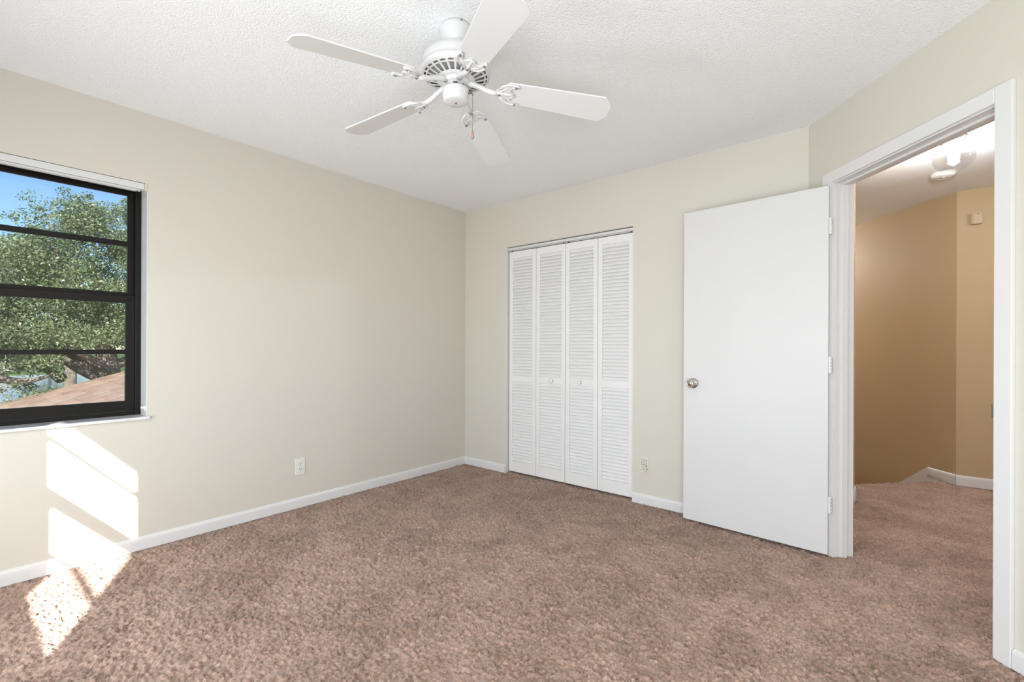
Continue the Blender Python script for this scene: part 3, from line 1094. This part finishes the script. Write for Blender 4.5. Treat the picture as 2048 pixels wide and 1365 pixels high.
gp = [(0.046, H - 0.034), (0.047, H - 0.050), (0.062, H - 0.062), (0.086, H - 0.082), (0.101, H - 0.110), (0.102, H - 0.138), (0.090, H - 0.168), (0.065, H - 0.190), (0.03, H - 0.200),
      (0.0, H - 0.202)]
add_lathe(bm, gp, None, 56)
gl = obj('glass_globe', bm, M_GLOBE, lamp)
so = gl.modifiers.new('thick', 'SOLIDIFY')
so.thickness = 0.003
mb, nb, lb, pb = new_mat('lit_bulb')
pb.inputs['Emission Color'].default_value = (1, 0.93, 0.82, 1)
pb.inputs['Emission Strength'].default_value = 5.0
bm = bmesh.new()
add_lathe(bm, [(0.013, H - 0.047), (0.014, H - 0.066), (0.020, H - 0.080), (0.029, H - 0.098), (0.030, H - 0.112), (0.024, H - 0.128), (0.010, H - 0.136), (0, H - 0.137)], None, 32)
obj('bulb', bm, mb, lamp)
ld = bpy.data.lights.new('bulb_light', 'POINT')
ld.energy = 27
ld.color = (0.94, 0.975, 1.0)
ld.shadow_soft_size = 0.03
lo = bpy.data.objects.new('bulb_light', ld)
COL.objects.link(lo)
lo.location = (0, 0, H - 0.150)
lo.parent = lamp

P2 = C2 + SD * 2.3 + SN * 0.60
for (x, y), power, lab in (((P2.x, P2.y), 58, 'clear glass jar ceiling light added over the stairs as hall fill, unseen left of the doorway'),
                           ((5.2, 0.6), 62, 'clear glass jar ceiling light added further along the hall as fill, unseen right of the doorway')):
    added_lamp = lamp.copy()                                     # unseen copy of the lamp, added to even out the hall light
    COL.objects.link(added_lamp)
    added_lamp.location = (x, y, 0)
    added_lamp['label'] = lab
    for ch in list(lamp.children):
        c = ch.copy()
        if c.type == 'LIGHT':
            c.data = ch.data.copy()
            c.data.energy = power
        COL.objects.link(c)
        c.parent = added_lamp

sd = thing('smoke_detector', 'round white smoke detector on the hall ceiling behind the lit lamp', 'smoke detector', (3.507, 1.49, 0))
bm = bmesh.new()
add_lathe(bm, [(0, H - 0.0005), (0.072, H - 0.0005), (0.072, H - 0.012), (0.066, H - 0.026), (0.052, H - 0.034), (0, H - 0.036)], None, 40)
obj('body', bm, M_PLASTIC, sd)
bm = bmesh.new()
add_lathe(bm, [(0.030, H - 0.0350), (0.034, H - 0.0385), (0.038, H - 0.0350)], None, 30)
obj('vent_ring', bm, M_PLASTIC, sd)
bm = bmesh.new()
add_lathe(bm, [(0, H - 0.035), (0.009, H - 0.035), (0.008, H - 0.040), (0, H - 0.041)], Matrix.Translation((0.0, -0.02, 0)), 18)
obj('test_button', bm, M_PLASTIC, sd)

sn = thing('motion_sensor', 'small tan motion sensor high on the lighter hall wall', 'sensor', (3.741, C2.y, 2.195))
bm = bmesh.new()
prof = []
for i in range(13):
    u = -1 + 2 * i / 12
    prof.append((0.036 * u, -0.034 + 0.012 * u * u))
prof += [(0.034, 0.0), (-0.034, 0.0)]
add_prism(bm, prof, -0.045, 0.045)
obj('case', bm, M_TANBOX, sn, bevel=0.004)
bm = bmesh.new()
add_box(bm, (0.002, -0.0355, 0.030), (0.016, -0.0325, 0.034))
obj('indicator', bm, M_SLOT, sn)

# ------------------------------------------------------------------ outside: shingled roof, lake, lawn, trees, far house


def shingle_mat():
    m, n, l, p = new_mat('tan_roof_shingles')
    p.inputs['Roughness'].default_value = 0.9
    p.inputs['Specular IOR Level'].default_value = 0.1
    tc = n.new('ShaderNodeTexCoord')
    mp = n.new('ShaderNodeMapping')
    mp.inputs['Scale'].default_value = (1, 1, 1)
    l.new(tc.outputs['Object'], mp.inputs['Vector'])
    br = n.new('ShaderNodeTexBrick')
    br.inputs['Color1'].default_value = (0.56, 0.37, 0.26, 1)
    br.inputs['Color2'].default_value = (0.78, 0.55, 0.40, 1)
    br.inputs['Mortar'].default_value = (0.48, 0.32, 0.23, 1)
    br.inputs['Scale'].default_value = 1.0
    br.inputs['Mortar Size'].default_value = 0.001
    br.inputs['Brick Width'].default_value = 0.42
    br.inputs['Row Height'].default_value = 0.24
    l.new(mp.outputs[0], br.inputs['Vector'])
    ns = n.new('ShaderNodeTexNoise')
    ns.inputs['Scale'].default_value = 5
    ns.inputs['Detail'].default_value = 6
    mp2 = n.new('ShaderNodeMapping')
    mp2.inputs['Scale'].default_value = (1.6, 0.45, 1)
    l.new(tc.outputs['Object'], mp2.inputs['Vector'])
    l.new(mp2.outputs[0], ns.inputs['Vector'])
    mx = n.new('ShaderNodeMix')
    mx.data_type = 'RGBA'
    mx.blend_type = 'OVERLAY'
    mx.inputs[0].default_value = 0.8
    l.new(br.outputs[0], mx.inputs[6])
    l.new(ns.outputs[0], mx.inputs[7])
    l.new(mx.outputs[2], p.inputs['Base Color'])
    return m


RM, RZ = 0.29, -0.10                                        # roof pitch, height at y = -2.5
RX = -11.2
roof = thing('roof_lower', 'tan shingled lower roof just outside the window', 'roof', kind='structure')
bm = bmesh.new()
courses = 34
for i in range(courses):
    y0 = -6.0 + 0.24 * i
    y1 = y0 + 0.25
    za, zb = RZ + RM * (y0 + 2.5), RZ + RM * (y1 + 2.5)
    v = [bm.verts.new(c) for c in ((-0.2, y0, za + 0.007), (RX, y0, za + 0.007), (RX, y1, zb + 0.002), (-0.2, y1, zb + 0.002),
                                   (-0.2, y0, za - 0.03), (RX, y0, za - 0.03), (RX, y1, zb - 0.03), (-0.2, y1, zb - 0.03))]
    for f in ((0, 1, 2, 3), (4, 7, 6, 5), (0, 4, 5, 1), (1, 5, 6, 2), (2, 6, 7, 3), (3, 7, 4, 0)):
        bm.faces.new([v[q] for q in f])
obj('shingles', bm, shingle_mat(), roof)
bm = bmesh.new()
v = [bm.verts.new(c) for c in ((RX + 0.02, -6.0, RZ + RM * -3.5 - 0.2), (RX + 0.02, 2.1, RZ + RM * 4.6 - 0.2), (RX + 0.02, 2.1, RZ + RM * 4.6 - 0.02), (RX + 0.02, -6.0, RZ + RM * -3.5 - 0.02),
                               (RX + 0.06, -6.0, RZ + RM * -3.5 - 0.2), (RX + 0.06, 2.1, RZ + RM * 4.6 - 0.2), (RX + 0.06, 2.1, RZ + RM * 4.6 - 0.02), (RX + 0.06, -6.0, RZ + RM * -3.5 - 0.02))]
for f in ((0, 1, 2, 3), (4, 7, 6, 5), (0, 4, 5, 1), (1, 5, 6, 2), (2, 6, 7, 3), (3, 7, 4, 0)):
    bm.faces.new([v[q] for q in f])
obj('rake_board', bm, M_WHITE, roof)

GZ = -2.95
M_GRASS = mat('lawn_grass', (0.16, 0.23, 0.055), 0.95, var=(0.6, 0.3))
bm = bmesh.new()
add_box(bm, (-26, -90, GZ - 0.4), (-0.3, 90, GZ))
struct(obj('lawn', bm, M_GRASS), 'near green lawn between the house and the lake', 'lawn')
bm = bmesh.new()
add_prism(bm, [(-92, -160), (-92, 160), (-400, 260), (-400, -260)], GZ - 0.4, GZ)
struct(obj('lawn', bm, M_GRASS), 'far green lawn on the other side of the lake', 'lawn')
mw, nw, lw, pw_ = new_mat('lake_water')
pw_.inputs['Base Color'].default_value = (0.16, 0.20, 0.25, 1)
pw_.inputs['Roughness'].default_value = 0.12
tcw = nw.new('ShaderNodeTexCoord')
nsw = nw.new('ShaderNodeTexNoise')
nsw.inputs['Scale'].default_value = 3.0
lw.new(tcw.outputs['Object'], nsw.inputs['Vector'])
bw = nw.new('ShaderNodeBump')
bw.inputs['Strength'].default_value = 0.06
bw.inputs['Distance'].default_value = 0.1
lw.new(nsw.outputs[0], bw.inputs['Height'])
lw.new(bw.outputs[0], pw_.inputs['Normal'])
bm = bmesh.new()
add_prism(bm, [(-26, -160), (-92.5, -160), (-92.5, 160), (-26, 160)], GZ - 0.6, GZ - 0.12)
struct(obj('lake', bm, mw), 'pale blue lake seen under the oak branches', 'lake')


def leaf_mat(name, dark, light):
    m, n, l, p = new_mat(name)
    g = n.new('ShaderNodeNewGeometry')
    cr = n.new('ShaderNodeValToRGB')
    cr.color_ramp.elements[0].color = (*dark, 1)
    cr.color_ramp.elements[1].color = (*light, 1)
    l.new(g.outputs['Random Per Island'], cr.inputs[0])
    l.new(cr.outputs[0], p.inputs['Base Color'])
    p.inputs['Roughness'].default_value = 0.36
    p.inputs['Specular IOR Level'].default_value = 0.7
    tl = n.new('ShaderNodeBsdfTranslucent')
    l.new(cr.outputs[0], tl.inputs[0])
    mx = n.new('ShaderNodeMixShader')
    mx.inputs[0].default_value = 0.28
    l.new(p.outputs[0], mx.inputs[1])
    l.new(tl.outputs[0], mx.inputs[2])
    l.new(mx.outputs[0], n['Material Output'].inputs[0])
    return m


def leaf_cloud(name, centers, radii, per, size, m, parent, squash=0.7):
    """Leaves (folded diamond quads) scattered on the shells of many puffs."""
    C = np.repeat(np.asarray(centers, float), per, axis=0)
    Rr = np.repeat(np.asarray(radii, float), per)
    k = len(C)
    d = RNG.normal(size=(k, 3))
    d /= np.linalg.norm(d, axis=1)[:, None]
    rad = Rr * (RNG.random(k) ** 0.45)
    P = C + d * rad[:, None] * np.array([1, 1, squash])
    nrm = RNG.normal(size=(k, 3)) + d * 0.5 + np.array([0, 0, 0.5])
    nrm /= np.linalg.norm(nrm, axis=1)[:, None]
    t = np.cross(nrm, RNG.normal(size=(k, 3)))
    t /= np.linalg.norm(t, axis=1)[:, None]
    b = np.cross(nrm, t)
    L = size * (0.7 + 0.6 * RNG.random(k))[:, None]
    V = np.stack([P - t * L * .5, P + b * L * .25 + nrm * L * .06, P + t * L * .5, P - b * L * .25 + nrm * L * .06], 1).reshape(-1, 3)
    me = bpy.data.meshes.new(name)
    me.vertices.add(4 * k)
    me.vertices.foreach_set('co', V.astype(np.float32).ravel())
    me.loops.add(4 * k)
    me.loops.foreach_set('vertex_index', np.arange(4 * k, dtype=np.int32))
    me.polygons.add(k)
    me.polygons.foreach_set('loop_start', np.arange(0, 4 * k, 4, dtype=np.int32))
    me.update()
    me.materials.append(m)
    o = bpy.data.objects.new(name, me)
    COL.objects.link(o)
    o.parent = parent
    return o


M_BARK = mat('grey_brown_bark', (0.33, 0.27, 0.225), 0.95, bump=(9, 0.8, 0.06), var=(5, 0.35))
M_OAK = leaf_mat('oak_leaf', (0.13, 0.20, 0.075), (0.44, 0.50, 0.27))


def bezier(a, b, c, n=9):
    a, b, c = Vector(a), Vector(b), Vector(c)
    return [(a * (1 - t) ** 2 + b * 2 * t * (1 - t) + c * t * t) for t in [i / (n - 1) for i in range(n)]]


oak = thing('oak_tree', 'large spreading green oak tree filling the window view', 'tree', (-13.0, -0.35, GZ))
O = Vector((-13.0, -0.35, GZ))
bm = bmesh.new()
add_tube(bm, [(0, 0, -0.1), (0.05, 0.02, 1.2), (-0.02, 0.05, 2.4), (0.0, -0.05, 3.4), (0.1, -0.2, 4.6), (0.2, -0.3, 6.0)], [0.42, 0.30, 0.27, 0.25, 0.17, 0.07], 14)
obj('trunk', bm, M_BARK, oak)
limbs = [((0, 0, 3.1), (0.15, -0.6, 3.3), (0.3, -1.2, 3.9)), ((1.3, -2.6, 3.75), (1.3, -1.9, 3.0), (1.2, -1.2, 3.45)), ((0, 0, 3.3), (0.2, -0.7, 3.75), (0.4, -1.6, 3.7)), ((0, 0, 3.3), (0.6, -1.2, 4.4), (1.2, -2.4, 5.4)),
         ((0, 0, 3.5), (0.2, 1.2, 4.2), (0.6, 3.0, 5.0)), ((0.05, -0.1, 4.2), (0.8, -0.6, 5.4), (1.1, -1.4, 6.6)), ((0, 0, 3.2), (-1.0, -0.8, 4.0), (-1.4, -2.6, 5.2)),
         ((0, 0, 2.9), (0.9, 0.3, 3.3), (1.6, -0.9, 3.9)), ((0.3, -1.0, 3.25), (0.8, -1.6, 3.9), (1.6, -2.2, 4.4)), ((0, 0, 3.2), (0.6, 1.6, 3.3), (0.8, 4.0, 3.4))]
for a, b, c in limbs:
    bm = bmesh.new()
    add_tube(bm, bezier(a, b, c), [0.13 - 0.105 * i / 8 for i in range(9)], 9)
    obj('branch', bm, M_BARK, oak)
cent, rad = [], []
for i in range(470):
    y = random.uniform(-5.5, 3.2)
    top = 6.75 - 0.05 * (y + 0.2) ** 2 + random.uniform(-0.35, 0.15) + (0.9 if y > -1.0 else 0)
    low = 4.15 if y > -1.2 else 3.55
    z = low + (top - low) * random.random() ** 0.85
    cent.append((random.uniform(-1.3, 2.4), y, z))
    rad.append(random.uniform(0.32, 0.58))
nb_ = len(cent)
for i in range(100):                                       # loose sprays below the crown
    cent.append((random.uniform(0.4, 2.2), random.uniform(-4.5, -1.0), 2.75 + 1.1 * random.random() ** 0.7))
    rad.append(random.uniform(0.12, 0.26))
for i in range(34):                                        # tufts along the skyline
    cent.append((random.uniform(0.0, 2.0), random.uniform(-1.9, 1.4), random.uniform(6.6, 7.6)))
    rad.append(random.uniform(0.12, 0.25))
leaf_cloud('foliage', cent[:nb_], rad[:nb_], 440, 0.064, M_OAK, oak)
leaf_cloud('foliage', cent[nb_:], rad[nb_:], 75, 0.062, M_OAK, oak)

tree2 = thing('laurel_tree', 'second green tree standing behind the oak crown, before the lake', 'tree', (-21.0, -0.2, GZ))
bm = bmesh.new()
add_tube(bm, [(0, 0, -0.1), (0.1, 0.05, 2.0), (0.0, 0.1, 4.0), (0.1, 0.0, 6.6)], [0.3, 0.22, 0.16, 0.05], 12)
obj('trunk', bm, M_BARK, tree2)
cent = [(random.gauss(0, 1.0), random.uniform(-4.5, 4.0), random.uniform(4.0, 7.6)) for _ in range(150)]
leaf_cloud('foliage', cent, [random.uniform(0.5, 0.8) for _ in cent], 300, 0.10, M_OAK, tree2)

M_FAR = leaf_mat('far_tree_leaf', (0.06, 0.09, 0.03), (0.13, 0.17, 0.06))
for i, (x, y, h, lab) in enumerate(((-122, 10, 7, 'far tree across the lake left of the oak trunk'), (-124, 27, 8, 'far tree across the lake right of the oak trunk'))):
    t = thing('lakeside_tree', lab, 'tree', (x, y, GZ), group='trees across the lake')
    bm = bmesh.new()
    add_tube(bm, [(0, 0, 0), (0.1, 0, h * .5), (0, 0.1, h * .9)], [0.35, 0.25, 0.08], 8)
    obj('trunk', bm, M_BARK, t)
    cent = [(random.gauss(0, 1.6), random.gauss(0, 2.6), random.uniform(h * .3, h)) for _ in range(40)]
    leaf_cloud('foliage', cent, [random.uniform(0.9, 1.5) for _ in cent], 60, 0.5, M_FAR, t)

hs = thing('house', 'far pale house with a pink tile roof across the lake', 'house', (-110, -3.0, GZ))
bm = bmesh.new()
add_box(bm, (-5, -7, 0), (5, 7, 2.9))
obj('wall', bm, mat('cream_stucco', (0.62, 0.55, 0.47), 0.9), hs)
bm = bmesh.new()
v = [bm.verts.new(c) for c in ((-5.6, -7.6, 2.9), (5.6, -7.6, 2.9), (5.6, 7.6, 2.9), (-5.6, 7.6, 2.9), (0, -3, 5.0), (0, 3, 5.0))]
for f in ((0, 3, 2, 1), (0, 1, 4), (1, 2, 5, 4), (2, 3, 5), (3, 0, 4, 5)):
    bm.faces.new([v[q] for q in f])
obj('roof', bm, mat('pink_roof_tile', (0.52, 0.36, 0.29), 0.9), hs)
for y in (-4, 0.5, 4.5):
    bm = bmesh.new()
    add_box(bm, (4.98, y - 0.6, 0.9), (5.03, y + 0.6, 2.1))
    obj('window', bm, mat('dark_house_window', (0.05, 0.06, 0.07), 0.2), hs)
